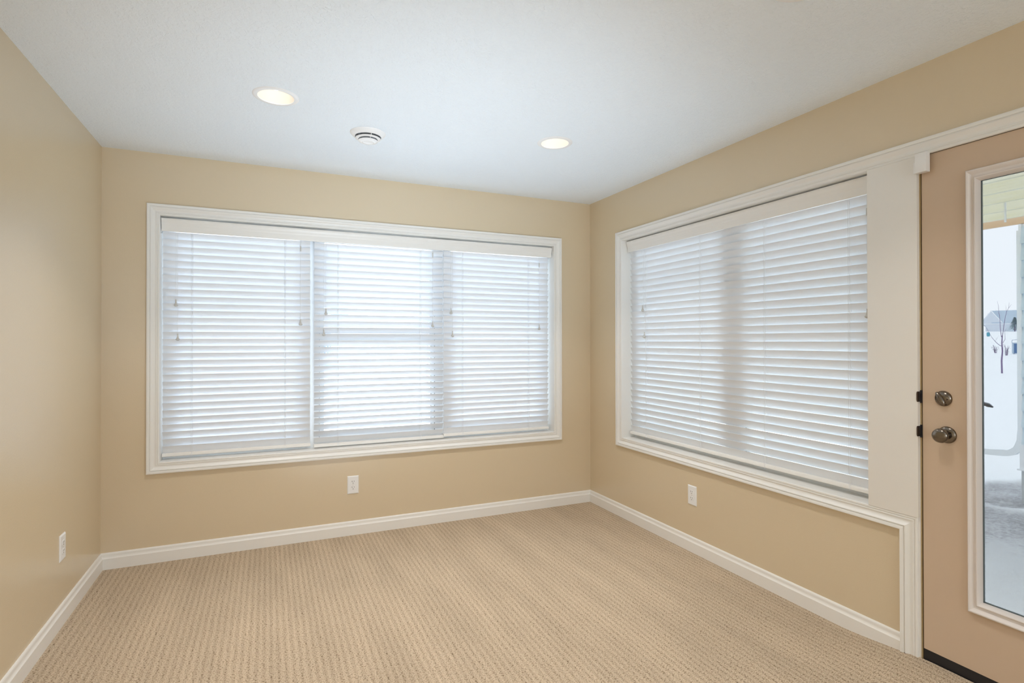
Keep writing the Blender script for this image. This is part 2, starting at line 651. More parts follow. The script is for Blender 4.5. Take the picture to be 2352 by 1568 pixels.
baseboard('baseboard_left', (ROOM_L, ROOM_F, 0), (ROOM_L, ROOM_B, 0), (1, 0, 0), 0, 1)
baseboard('baseboard_back', (ROOM_L, ROOM_B, 0), (ROOM_R, ROOM_B, 0), (0, -1, 0), 1, 1)
baseboard('baseboard_right', (ROOM_R, ROOM_B, 0), (ROOM_R, 1.432, 0), (-1, 0, 0), 1, 0)


# ------------------------------------------------------------------ windows (local: u to the right seen from the room, w outward, z up)
def window(name, loc, rz, W, H0, H1, units, label):
    """W = width, H0/H1 = sill/head heights; units = (u0, u1, kind, gaskets)"""
    root = empty(name, loc, rz)
    struct(root, label)
    D = WT
    # jamb liner boards
    box('jamb', -LIN, 0.0, H0 - LIN, 0, D, H1 + LIN, TRIM2, root)
    box('jamb', W, 0.0, H0 - LIN, W + LIN, D, H1 + LIN, TRIM2, root)
    box('head_jamb', 0, 0.0, H1, W, D, H1 + LIN, TRIM2, root)
    box('sill', 0, 0.0, H0 - LIN, W, D, H0, TRIM2, root)
    F0, F1 = 0.112, 0.163
    for (u0, u1, kind) in units:
        fr = MB()
        t = 0.035
        fr.box(u0, F0, H0, u0 + t, F1, H1).box(u1 - t, F0, H0, u1, F1, H1)
        fr.box(u0 + t, F0, H0, u1 - t, F1, H0 + t).box(u0 + t, F0, H1 - t, u1 - t, F1, H1)
        fo = fr.build('window_frame', VINYL, root)
        if kind == 'hung':
            zm = 1.335
            for (za, zb, w0) in ((H0 + t, zm + 0.033, 0.116), (zm - 0.033, H1 - t, 0.140)):
                s = MB()
                st = 0.032
                a, c = u0 + t, u1 - t
                s.box(a, w0, za, a + st, w0 + 0.024, zb).box(c - st, w0, za, c, w0 + 0.024, zb)
                s.box(a + st, w0, za, c - st, w0 + 0.024, za + (0.05 if za < 1 else 0.066)).box(a + st, w0, zb - (0.066 if zb < 1.5 else 0.04), c - st, w0 + 0.024, zb)
                so = s.build('sash', VINYL, root)
                z0_, z1_ = za + (0.05 if za < 1 else 0.066), zb - (0.066 if zb < 1.5 else 0.04)
                box('pane', a + st - 0.004, w0 + 0.010, z0_ - 0.004, c - st + 0.004, w0 + 0.014, z1_ + 0.004, GLASS, so)
                # dark seals beside the sash
                box('seal', c - st - 0.0002, w0 - 0.001, z0_, c - st + (0.004 if za < 1 else 0.0015), w0 - 0.0002, z1_, GLASSEDGE, so)
            box('lock_track', u1 - t - 0.0035, F0 - 0.001, H0 + 0.04, u1 - t - 0.0005, F0 + 0.012, H1 - 0.04, GLASSEDGE, fo)
            box('lock_track', u0 + t + 0.0005, F0 - 0.001, H0 + 0.04, u0 + t + 0.002, F0 + 0.012, H1 - 0.04, GLASSEDGE, fo)
        else:
            s = MB()
            a, c, st = u0 + t, u1 - t, 0.032
            w0 = 0.125
            s.box(a, w0, H0 + t, a + st, w0 + 0.03, H1 - t).box(c - st, w0, H0 + t, c, w0 + 0.03, H1 - t)
            s.box(a + st, w0, H0 + t, c - st, w0 + 0.03, H0 + t + 0.04).box(a + st, w0, H1 - t - 0.04, c - st, w0 + 0.03, H1 - t)
            so = s.build('sash', VINYL, root)
            box('pane', a + st - 0.004, w0 + 0.012, H0 + t + 0.036, c - st + 0.004, w0 + 0.016, H1 - t - 0.036, GLASS, so)
            box('seal', a + 0.001, w0 - 0.0012, H0 + t + 0.01, a + 0.013, w0 - 0.0002, H1 - t - 0.01, GLASSEDGE, so)
            box('seal', c - 0.004, w0 - 0.0012, H0 + t + 0.01, c - 0.001, w0 - 0.0002, H1 - t - 0.01, GLASSEDGE, so)
    # mullions between units
    for k in range(len(units) - 1):
        a, c = units[k][1], units[k + 1][0]
        box("mullion", a, F0 - 0.003, H0, c, F1, H1, VINYL, root)
    return root


x0 = W1[0]
w1 = window('window_1', (x0, ROOM_B, 0), 0, W1[1] - W1[0], W1[2], W1[3],
            [(0, 0.266 - x0, 'fixed'), (0.291 - x0, 1.178 - x0, 'hung'), (1.203 - x0, W1[1] - x0, 'fixed')],
            'wide triple window in the back wall with white casing and blinds')
Wd, H0, H1 = W1[1] - W1[0], W1[2], W1[3]
n = (0, -1, 0)
casing('casing', (0, 0, H0), (0, 0, H1), (-1, 0, 0), n, -1, 1, w1)
casing('casing', (0, 0, H1), (Wd, 0, H1), (0, 0, 1), n, -1, 1, w1)
casing('casing', (Wd, 0, H1), (Wd, 0, H0), (1, 0, 0), n, -1, 1, w1)
casing('casing', (Wd, 0, H0), (0, 0, H0), (0, 0, -1), n, -1, 1, w1)

yl = W2[1]
w2 = window('window_2', (ROOM_R, yl, 0), R_(-90), W2[1] - W2[0], W2[2], W2[3],
            [(0, yl - 2.452, 'fixed'), (yl - 2.405, yl - W2[0], 'fixed')],
            'double window in the right wall with one wide white blind')
Wd, H0, H1 = W2[1] - W2[0], W2[2], W2[3]
casing('casing', (0, 0, H0), (0, 0, H1), (-1, 0, 0), n, -1, 1, w2)
casing('casing', (0, 0, H0), (yl - 1.3665, 0, H0), (0, 0, -1), n, -1, -1, w2)
# head casing that runs on over the door
tr1 = casing('trim_1', (ROOM_R, yl, H1), (ROOM_R, DY0 - 0.02, H1), (0, 0, 1), (-1, 0, 0), -1, 1)
struct(tr1, 'white moulded head casing running over window and door')
tr2 = box('trim_2', ROOM_R - 0.0125, 1.3615, H0, ROOM_R, W2[0], H1, TRIM, bevel=0.0012)
struct(tr2, 'flat white board between the side window and the door')
tr3 = casing('trim_3', (ROOM_R, 1.3665, H0), (ROOM_R, 1.3665, 0), (0, 1, 0), (-1, 0, 0), 1, 0)
struct(tr3, 'white moulded door casing below the flat board')
tr4 = casing('trim_4', (ROOM_R, DY0 - 0.02, 0), (ROOM_R, DY0 - 0.02, H1), (0, -1, 0), (-1, 0, 0), 0, 1)
struct(tr4)

# rear part of the room: unseen patio window, added to let more daylight in
pwr = empty('added_window', (ROOM_R, PW[1], 0), R_(-90))
struct(pwr)
pw = PW[1] - PW[0]
fr = MB()
for (a, c) in ((0, pw / 2), (pw / 2, pw)):
    fr.box(a, 0.05, PW[2], a + 0.06, 0.12, PW[3]).box(c - 0.06, 0.05, PW[2], c, 0.12, PW[3])
    fr.box(a + 0.06, 0.05, PW[2], c - 0.06, 0.12, PW[2] + 0.08).box(a + 0.06, 0.05, PW[3] - 0.06, c - 0.06, 0.12, PW[3])
fr.build('window_frame', VINYL, pwr)
for (a, c) in ((0, pw / 2), (pw / 2, pw)):
    box('pane', a + 0.055, 0.08, PW[2] + 0.075, c - 0.055, 0.085, PW[3] - 0.055, GLASS, pwr)
casing('casing', (0, 0, PW[2]), (0, 0, PW[3]), (-1, 0, 0), n, 0, 1, pwr)
casing('casing', (0, 0, PW[3]), (pw, 0, PW[3]), (0, 0, 1), n, -1, 1, pwr)
casing('casing', (pw, 0, PW[3]), (pw, 0, PW[2]), (1, 0, 0), n, -1, 0, pwr)

# ------------------------------------------------------------------ door
dr = empty('door_1', (ROOM_R, DY1, 0), R_(-90))     # local: u along the door from the latch side, w outward
struct(dr, 'beige exterior door with a tall glass pane and nickel knob')
DW = DY1 - DY0
S0, S1 = 0.003, 0.047
GU0, GU1, GZ0, GZ1 = 0.1965, DW - 0.1965, 0.338, 1.917   # visible glass
LU0, LU1, LZ0, LZ1 = 0.158, DW - 0.158, 0.293, 1.960   # moulding outside edge
s = MB()
s.box(0, S0, 0.072, LU0 + 0.02, S1, DZ - 0.004).box(LU1 - 0.02, S0, 0.072, DW, S1, DZ - 0.004)
s.box(LU0 + 0.02, S0, 0.072, LU1 - 0.02, S1, LZ0 + 0.02).box(LU0 + 0.02, S0, LZ1 - 0.02, LU1 - 0.02, S1, DZ - 0.004)
s.build('door_slab', DOORP, dr)
# glass moulding: profile inward from outer edge
LITE = [(0, 0.003), (0, -0.008), (0.0015, -0.0125), (0.004, -0.0150), (0.0075, -0.0155), (0.011, -0.0135), (0.0145, -0.0085), (0.019, -0.0035), (0.024, -0.0025), (0.028, -0.0045),
        (0.0305, -0.0085), (0.033, -0.0105), (0.0355, -0.0100), (0.038, -0.0065), (0.0405, -0.0015), (0.045, 0.0060), (0.045, 0.016), (0.02, 0.016)]
LM = plain('pinkish_white_moulding', (0.76, 0.71, 0.68), 0.25)
rings = []
for (u, z, du, dz) in ((LU0, LZ0, 1, 1), (LU1, LZ0, -1, 1), (LU1, LZ1, -1, -1), (LU0, LZ1, 1, -1)):
    rings.append([(u + du * a * 0.86, S0 + t, z + dz * a) for a, t in LITE])
rings.append(rings[0])
lm = MB().loops(rings, cap=False).build('glass_moulding', LM, dr, smooth=35)
lm['label'] = 'pinkish white raised moulding around the glass'
g = MB()
gs = 0.0035
g.box(GU0, S0 + 0.012, GZ0, GU0 + gs, S0 + 0.018, GZ1).box(GU1 - gs, S0 + 0.012, GZ0, GU1, S0 + 0.018, GZ1)
g.box(GU0, S0 + 0.012, GZ0, GU1, S0 + 0.018, GZ0 + gs).box(GU0, S0 + 0.012, GZ1 - gs, GU1, S0 + 0.018, GZ1)
g.build('glass_seal', GLASSEDGE, dr)
pn = box('pane', GU0 - 0.01, S0 + 0.018, GZ0 - 0.01, GU1 + 0.01, S0 + 0.024, GZ1 + 0.01, DGLASS, dr)
box('door_sweep', 0.001, S0 + 0.002, 0.020, DW - 0.001, S1 - 0.002, 0.072, DARK, dr)
th = MB().box(-0.0094, 0.0, 0.0, DW + 0.014, 0.15, 0.024)
th.build('threshold', DARK, dr)
# frame beside the slab
jb = MB()
jb.box(-0.019, 0.0, 0.0, -0.0095, 0.165, DZ + 0.02).box(DW + 0.014, 0.0, 0.0, DW + 0.02, 0.165, DZ + 0.02).box(-0.0095, 0.0, DZ + 0.012, DW + 0.014, 0.165, DZ + 0.02)
jb.build('door_jamb', TRIM, dr)
ws = MB()
ws.box(-0.0095, 0.003, 0.0, -0.0048, 0.045, DZ + 0.012).box(DW + 0.004, 0.006, 0.0, DW + 0.014, 0.045, DZ + 0.012).box(-0.0095, 0.006, DZ + 0.002, DW + 0.014, 0.045, DZ + 0.012)
ws.build('weatherstrip', GOLD, dr)
dg = MB()
dg.box(-0.0048, 0.010, 0.0, 0.0, 0.046, DZ).box(DW, 0.018, 0.022, DW + 0.004, 0.046, DZ).box(0, 0.018, DZ - 0.004, DW, 0.046, DZ + 0.002)
dg.build('seal', DARKGAP, dr)
for z in (1.088, 0.948):
    pl = MB()
    pl.box(-0.0094, 0.0005, z - 0.026, -0.0008, 0.030, z + 0.026)
    po = pl.build('strike_plate', DARK, dr, bevel=0.001)
    lip = MB().prism([(-0.0140, z - 0.012), (-0.0130, z - 0.019), (-0.0115, z - 0.021), (-0.0090, z - 0.021), (-0.0090, z + 0.021), (-0.0115, z + 0.021), (-0.0130, z + 0.019), (-0.0140, z + 0.012)],
                     -0.0145, -0.0005, 'y')
    lip.build('plate_lip', NICKELD, po)
# knob
KU, KZ = DY1 - 1.264, 0.947
kn = MB().lathe([(0.0001, -0.060), (0.012, -0.0597), (0.021, -0.0575), (0.0265, -0.053), (0.028, -0.047), (0.0265, -0.040), (0.021, -0.034),
                 (0.0155, -0.030), (0.0125, -0.026), (0.0125, -0.014), (0.0145, -0.010)], 40, (KU, S0, KZ), 'y').build('knob', NICKEL, dr, smooth=50)
MB().lathe([(0.0140, -0.0125), (0.0200, -0.0115), (0.0280, -0.0090), (0.0310, -0.0060), (0.0330, -0.0020), (0.0330, 0.0)], 40, (KU, S0, KZ), 'y').build('rosette', NICKEL, kn, smooth=40)
MB().lathe([(0.0001, -0.0105), (0.0028, -0.0105), (0.0028, -0.008)], 16, (KU + 0.021, S0, KZ - 0.002), 'y').build('privacy_pin', DARKGAP, kn)
# deadbolt
BU, BZ = DY1 - 1.276, 1.088
db = MB().lathe([(0.0001, -0.0165), (0.013, -0.0160), (0.016, -0.0150), (0.024, -0.0110), (0.0285, -0.0070), (0.0305, -0.0025), (0.0305, 0.0)], 40, (BU, S0, BZ), 'y').build('deadbolt', NICKEL, dr, smooth=40)
tp = MB()
rings = []
for k in range(9):
    t = -1 + k / 4
    hw = 0.0110 * math.sqrt(max(0.02, 1 - (t * 0.93) ** 2))
    pr = 0.009 * math.sqrt(max(0.05, 1 - (t * 0.9) ** 2)) + 0.002
    c = Vector((0.001 + 0.0165 * t * 0.85, 0, -0.024 * t * 0.98))
    side = Vector((0.80, 0, 0.6))
    rings.append([Vector((BU - 0.004, S0 - 0.0145, BZ)) + c + side * (hw * math.cos(a)) + Vector((0, -1, 0)) * (pr * max(0, math.sin(a)) + 0.001) for a in [math.pi * q / 8 for q in range(9)]] )
tp.loops(rings).build('thumb_turn', NICKEL, db, smooth=60)
MB().lathe([(0.0001, -0.0142), (0.0032, -0.0142), (0.0036, -0.011)], 16, (BU + 0.018, S0, BZ - 0.001), 'y').build('screw', NICKELD, db)
# outside lever seen through the glass
lv = MB()
pts = [(0.115, 0.062, 1.0805), (0.135, 0.066, 1.0800), (0.155, 0.067, 1.0785), (0.175, 0.067, 1.0760), (0.193, 0.067, 1.0710), (0.207, 0.067, 1.0650)]
lv.tube([(0.09, 0.050, 1.080), (0.10, 0.060, 1.080)] + pts, [0.006, 0.0060, 0.0045, 0.0042, 0.0052, 0.0072, 0.0080, 0.0025], 12)
lv.tube([(0.09, S1 - 0.002, 1.080), (0.09, 0.062, 1.080)], [0.013, 0.011], 16)
lvo = lv.build('outside_lever', plain('blue_grey_metal', (0.55, 0.62, 0.74), 0.5, metal=0.0), dr, smooth=50)
lvo['label'] = 'dark curved lever on the outside, seen through the glass'

# ------------------------------------------------------------------ blinds
def blind(loc, rz, U0, U1, ztop, zrail, pitch, theta, ladders, cords, lifts, label, group, w0=0.052):
    """local like the window: u right, w outward. w0 = depth of the slats' room edge"""
    root = empty('window_blind', loc, rz)
    tag(root, label, 'blind', group)
    L = U1 - U0
    th = R_(theta)
    Wd = 0.0505
    # cross-section with crown, centre at origin, room edge at w=-Wd/2
    top, bot = [], []
    for k in range(7):
        s = -1 + k / 3
        crown = 0.0022 * (1 - s * s)
        hh = 0.0015 * math.sqrt(max(0.15, 1 - s ** 8))
        top.append((s * Wd / 2, crown + hh))
        bot.append((s * Wd / 2, crown - hh))
    prof = top + bot[::-1]
    c, sn = math.cos(th), math.sin(th)
    # rotate so that the room edge is up and the outer edge down
    P = [(y * c + z * sn, -y * sn + z * c) for y, z in prof]
    me = None
    wc = w0 + Wd / 2 * c
    z = ztop
    zs = []
    zlast = zrail + 0.020 + pitch - Wd / 2 * sn + 0.001
    ns = round((ztop - zlast) / pitch)
    zs = [ztop + (zlast - ztop) * k / ns for k in range(ns + 1)]
    for i, z in enumerate(zs):
        if me is None:
            o = MB().loops([[(U0, p[0], p[1]) for p in P], [(U1, p[0], p[1]) for p in P]]).build('slat', SLATM, root, smooth=50)
            me = o.data
        else:
            o = bpy.data.objects.new('slat', me)
            COL.objects.link(o)
            o.parent = root
        o.location = (random.uniform(-0.0008, 0.0008), wc, z)
        o.rotation_euler = (random.uniform(-0.018, 0.018), random.uniform(-0.0006, 0.0006), 0)
    # bottom rail
    rz0, rz1 = zrail, zrail + 0.020
    wr = w0 - 0.004
    rail = MB().prism([(wr, rz0 + 0.002), (wr + 0.003, rz0), (wr + 0.044, rz0), (wr + 0.047, rz0 + 0.002), (wr + 0.047, rz1 - 0.003), (wr + 0.044, rz1), (wr + 0.003, rz1), (wr, rz1 - 0.003)],
                      U0 - 0.001, U1 + 0.001, 'x').build('bottom_rail', TRIM, root, smooth=50)
    # head rail behind the valance
    box('head_rail', U0 + 0.002, w0 - 0.004, ztop + 0.026, U1 - 0.002, w0 + 0.046, ztop + 0.066, PLASTIC, root)
    zt = ztop + 0.03
    for u in ladders:
        m = MB()
        for du in (-0.0035, 0.0045):
            m.tube([(u + du, w0 - 0.0035, zt), (u + du, w0 - 0.0035, rz0 + 0.004)], 0.0008, 6)
        m.tube([(u, w0 + Wd * c + 0.003, zt), (u, w0 + Wd * c + 0.003, rz1)], 0.0008, 6)
        for z in zs:
            m.tube([(u + 0.0005, w0 - 0.0035, z + Wd / 2 * sn - 0.006), (u + 0.0005, w0 + Wd * c + 0.003, z - Wd / 2 * sn - 0.002)], 0.0005, 4)
        m.tube([(u + 0.0005, w0 - 0.0035, rz1), (u + 0.0005, wr - 0.002, rz0 - 0.003), (u + 0.0005, wr + 0.01, rz0 - 0.005)], 0.0012, 6)
        m.build('ladder_cord', CORD, root)
    for (u, zt0, zb) in cords:
        co = MB().tube([(u, w0 - 0.008, zt), (u, w0 - 0.009, zb + 0.02)], 0.0007, 6).build('tilt_cord', CORD, root)
        tassel(u, w0 - 0.009, zb, co)
    for (u, zc, zb) in lifts:
        m = MB().tube([(u - 0.002, w0 - 0.006, zt), (u, w0 - 0.009, zc)], 0.0007, 6)
        m.tube([(u + 0.002, w0 - 0.006, zt), (u, w0 - 0.009, zc)], 0.0007, 6)
        m.tube([(u, w0 - 0.009, zc), (u, w0 - 0.009, zb + 0.02)], 0.0009, 6)
        co = m.build('lift_cord', CORD, root)
        MB().lathe([(0.0001, 0.018), (0.0030, 0.017), (0.0036, 0.010), (0.0036, -0.012), (0.0042, -0.018), (0.0001, -0.0185)], 16, (u, w0 - 0.009, zc), 'z').build('cord_joiner', TASSEL, co, smooth=50)
        tassel(u, w0 - 0.009, zb, co)
    return root


def tassel(u, w, z, parent):
    MB().lathe([(0.0001, 0.0225), (0.0042, 0.0220), (0.0040, 0.0185), (0.0030, 0.0170), (0.0034, 0.010), (0.0050, 0.001), (0.0085, -0.008), (0.0118, -0.0125),
                (0.0122, -0.0140), (0.0105, -0.0160), (0.0075, -0.0190), (0.0045, -0.0215), (0.0001, -0.0222)], 20, (u, w, z), 'z').build('tassel', TASSEL, parent, smooth=45)


x0 = W1[0]
GB = 'white horizontal blinds in the back window'
PIT = 0.0442
blind((x0, ROOM_B, 0), 0, -0.581 - x0, 0.264 - x0, 1.960, 0.612, PIT, 66, [-0.425 - x0, 0.108 - x0],
      [(-0.510 - x0, 0, 1.548), (-0.500 - x0, 0, 1.340)], [(0.203 - x0, 1.930, 1.440)],
      'left blind of the triple window, fully closed white slats', GB)
blind((x0, ROOM_B, 0), 0, 0.289 - x0, 1.189 - x0, 1.955, 0.601, PIT, 52, [0.442 - x0, 1.016 - x0],
      [(0.363 - x0, 0, 1.512), (0.350 - x0, 0, 1.371)], [(1.106 - x0, 1.945, 1.437)],
      'middle blind of the triple window, slats half open onto snow', GB, w0=0.050)
blind((x0, ROOM_B, 0), 0, 1.193 - x0, 2.066 - x0, 1.960, 0.609, PIT, 66, [1.340 - x0, 1.888 - x0],
      [(1.246 - x0, 0, 1.535), (1.259 - x0, 0, 1.366)], [(1.980 - x0, 1.920, 1.424)],
      'blind at the right end of the triple window, beside the corner', GB)
blind((ROOM_R, yl, 0), R_(-90), 0.012, yl - W2[0] - 0.012, 1.957, 0.620, PIT, 69.0,
      [yl - 3.206, yl - 2.666, yl - 2.176, yl - 1.698],
      [(yl - 3.234, 0, 1.550), (yl - 3.216, 0, 1.357)], [(yl - 1.608, 1.900, 1.438)],
      'single wide white blind in the window next to the door', None, w0=0.064)


def valance(loc, rz, U0, U1, z0, z1, label, w=0.012):
    h = z1 - z0
    pf = [(w + 0.012, z0), (w + 0.003, z0), (w + 0.001, z0 + 0.004), (w + 0.002, z0 + h * 0.42), (w + 0.001, z0 + h * 0.47), (w - 0.003, z0 + h * 0.60),
          (w - 0.003, z0 + h * 0.68), (w - 0.005, z0 + h * 0.72), (w - 0.008, z0 + h * 0.86), (w - 0.0085, z1 - 0.005), (w - 0.006, z1), (w + 0.012, z1)]
    o = MB().prism(pf, U0, U1, 'x').build('blind_valance', TRIM2, smooth=35)
    o.location = loc
    o.rotation_euler = (0, 0, rz)
    tag(o, label, 'valance')
    return o


valance((x0, ROOM_B, 0), 0, 0.004, W1[1] - x0 - 0.008, 1.982, 2.060, 'long white moulded valance across the top of the triple window', 0.020)
valance((ROOM_R, yl, 0), R_(-90), 0.007, yl - W2[0] - 0.006, 1.978, 2.058, 'white moulded valance atop the single wide blind near the door', 0.040)


# ------------------------------------------------------------------ outlets
def outlet(loc, rz, label):
    """local: x right, -y out of the wall"""
    root = empty('wall_outlet', loc, rz)
    tag(root, label, 'outlet', 'white duplex outlets low on the walls')
    w, h = 0.0375, 0.0605
    A = [(-w, 0, -h), (w, 0, -h), (w, 0, h), (-w, 0, h)]
    B = [(-w, -0.002, -h), (w, -0.002, -h), (w, -0.002, h), (-w, -0.002, h)]
    w2_, h2_ = w - 0.005, h - 0.005
    C_ = [(-w2_, -0.0058, -h2_), (w2_, -0.0058, -h2_), (w2_, -0.0058, h2_), (-w2_, -0.0058, h2_)]
    MB().loops([A, B, C_]).build('cover_plate', PLASTIC, root, smooth=20)
    for zc in (0.0195, -0.0195):
        prof = []
        for k in range(24):
            a = 2 * math.pi * k / 24
            prof.append((0.0172 * math.cos(a), max(-0.0142, min(0.0142, 0.0172 * math.sin(a))) + zc))
        rc = MB().prism(prof, -0.0056, -0.0072, 'y').build('receptacle', PLASTIC, root)
        MB().box(-0.0078, -0.0074, zc + 0.0008, -0.0050, -0.0070, zc + 0.0092).build('slot', SLOT, rc)
        MB().box(0.0052, -0.0074, zc + 0.0018, 0.0076, -0.0070, zc + 0.0086).build('slot', SLOT, rc)
        MB().lathe([(0.0026, -0.0074), (0.0026, -0.0070)], 12, (0, 0, zc - 0.0072), 'y').build('ground_hole', SLOT, rc)
    MB().lathe([(0.0026, -0.0068), (0.0030, -0.0056)], 12, (0, 0, 0), 'y').build('screw', TASSEL, root)
    return root


outlet((0.535, ROOM_B, 0.338), 0, 'white duplex outlet under the triple window')
outlet((ROOM_R, 2.670, 0.351), R_(-90), 'white duplex outlet under the side window near the door')
outlet((ROOM_L, 3.203, 0.354), R_(90), 'white duplex outlet low on the plain left wall')


# ------------------------------------------------------------------ ceiling lights
def can_light(cx, cy, label, group):
    root = empty('recessed_light', (cx, cy, CEIL))
    if label:
        tag(root, label, 'light', group)
    MB().lathe([(0.0790, 0.002), (0.0780, -0.0045), (0.0850, -0.0055), (0.0960, -0.0035), (0.1000, -0.0005), (0.1000, 0.0), (0.0790, 0.002)], 48, capends=False).build('trim_ring', PLASTIC, root, smooth=40)
    MB().lathe([(0.0785, -0.0030), (0.0760, 0.012), (0.0690, 0.028), (0.0600, 0.046), (0.0545, 0.050)], 48, capends=False).build('reflector', REFL, root, smooth=60)
    MB().lathe([(0.0001, 0.048), (0.030, 0.0485), (0.0550, 0.0505), (0.0555, 0.056), (0.0001, 0.056)], 32).build('lens', LAMP, root, smooth=60)
    return root


CANP = 7.8
REFL = plain('warm_white_reflector', (0.88, 0.82, 0.74), 0.6)
labs = ['recessed ceiling light left of the round vent', 'recessed ceiling light nearest the room corner', None, 'recessed ceiling light cut off at the upper right edge of view',
        None, None, None, None]
allc = {2: 'recessed ceiling light just outside the view, above the left half',
        4: 'recessed ceiling light behind the viewer, beside the left wall', 5: 'recessed ceiling light behind the viewer, beside the door wall',
        6: 'rearmost recessed ceiling light near the left wall', 7: 'rearmost recessed ceiling light near the added patio window'}
for i, (cx, cy) in enumerate(CANS):
    lab = labs[i] or allc.get(i)
    can_light(cx, cy, lab, 'recessed ceiling lights')
    ld = bpy.data.lights.new('downlight', 'AREA')
    ld.shape = 'DISK'
    ld.size = 0.14
    ld.energy = CANP if i < 2 else CANP * 0.5
    ld.spread = R_(108)
    ld.color = (1.0, 0.955, 0.91)
    lo = bpy.data.objects.new('downlight', ld)
    COL.objects.link(lo)
    lo.location = (cx, cy, CEIL + 0.002)

# round vent
vt = empty('ceiling_vent', (0.497, 3.020, CEIL))
tag(vt, 'round white ceiling air vent with concentric rings', 'vent')
MB().lathe([(0.0940, 0.0), (0.0945, -0.002), (0.0925, -0.005), (0.0740, -0.0205), (0.0705, -0.0215), (0.0680, -0.0200), (0.0680, 0.0)], 48, capends=False).build('outer_cone', PLASTIC, vt, smooth=40)
MB().lathe([(0.0500, -0.0290), (0.0640, -0.0275), (0.0665, -0.0290), (0.0650, -0.0310), (0.0540, -0.0345), (0.0500, -0.0340), (0.0500, -0.0290)], 48, capends=False).build('ring', PLASTIC, vt, smooth=40)
MB().lathe([(0.0001, -0.0400), (0.0480, -0.0400), (0.0520, -0.0415), (0.0500, -0.0440), (0.0380, -0.0485), (0.0300, -0.0495), (0.0285, -0.0480), (0.0260, -0.0475), (0.0001, -0.0480)], 48, capends=False).build('centre_disc', PLASTIC, vt, smooth=40)
MB().lathe([(0.0001, -0.0385), (0.0360, -0.0385), (0.0400, -0.0010), (0.0670, -0.0010), (0.0001, -0.0005)], 48, capends=False).build('gap_shade_core', plain('gap_shade_grey', (0.34, 0.37, 0.41), 0.7), vt)  # grey core put in so the gaps between the rings look shaded
vs = MB()
for k in range(3):
    a = R_(35 + 120 * k)
    c_, s_ = math.cos(a), math.sin(a)
    P0 = [(0.042 * c_ + q * 0.0015 * s_, 0.042 * s_ - q * 0.0015 * c_, z) for q, z in ((-1, -0.041), (1, -0.041), (1, -0.020), (-1, -0.020))]
    P1 = [(0.067 * c_ + q * 0.0015 * s_, 0.067 * s_ - q * 0.0015 * c_, z) for q, z in ((-1, -0.029), (1, -0.029), (1, -0.010), (-1, -0.010))]
    vs.loops([P0, P1])
vs.build('spider', PLASTIC, vt)

# alarm contact at the top of the door
sn_ = box('alarm_contact', ROOM_R - 0.0410, 1.3115, 1.990, ROOM_R - 0.0126, 1.3525, 2.067, PLASTIC, bevel=0.0025)
tag(sn_, 'white alarm contact box at the top corner of the door', 'sensor')
mg = box('alarm_magnet', ROOM_R - 0.0210, 1.3530, 1.996, ROOM_R - 0.0123, 1.3690, 2.040, PLASTIC, bevel=0.0015)
tag(mg, 'tiny white alarm magnet on the flat board beside the contact box', 'magnet')


# ------------------------------------------------------------------ outside
def gz(x, y):
    d = math.hypot(x, y)
    pts = [(0, -0.285), (7.5, -0.285), (12, -0.33), (36, -0.56), (70, 0.15), (130, 1.9), (190, 3.8), (320, 3.9), (900, 3.0)]
    for (a, za), (b_, zb) in zip(pts, pts[1:]):
        if d <= b_:
            t = (d - a) / (b_ - a)
            return za + (zb - za) * t
    return pts[-1][1]


def dirt(x, y):
    v = 0.0
    # churned ground outside the door
    e = max(0.0, min(1.0, (x - 3.9) / 2.4)) * max(0.0, min(1.0, (6.72 - x + 0.25 * noise.noise(Vector((y * 1.7, 4, x)))) * 5))
    v = max(v, (0.10 + 0.5 * e if e > 0 else 0) * max(0, min(1, (5.2 - y) / 1.2)))
    # bare soil beside the foundation
    q = math.hypot((x - 7.45) / 1.05, (y - 3.08) / 0.44) + 0.25 * noise.noise(Vector((x * 3, y * 3, 1)))
    v = max(v, 0.58 * max(0, min(1, (1.0 - q) * 5)))
    # clean snow bank left of it
    return v


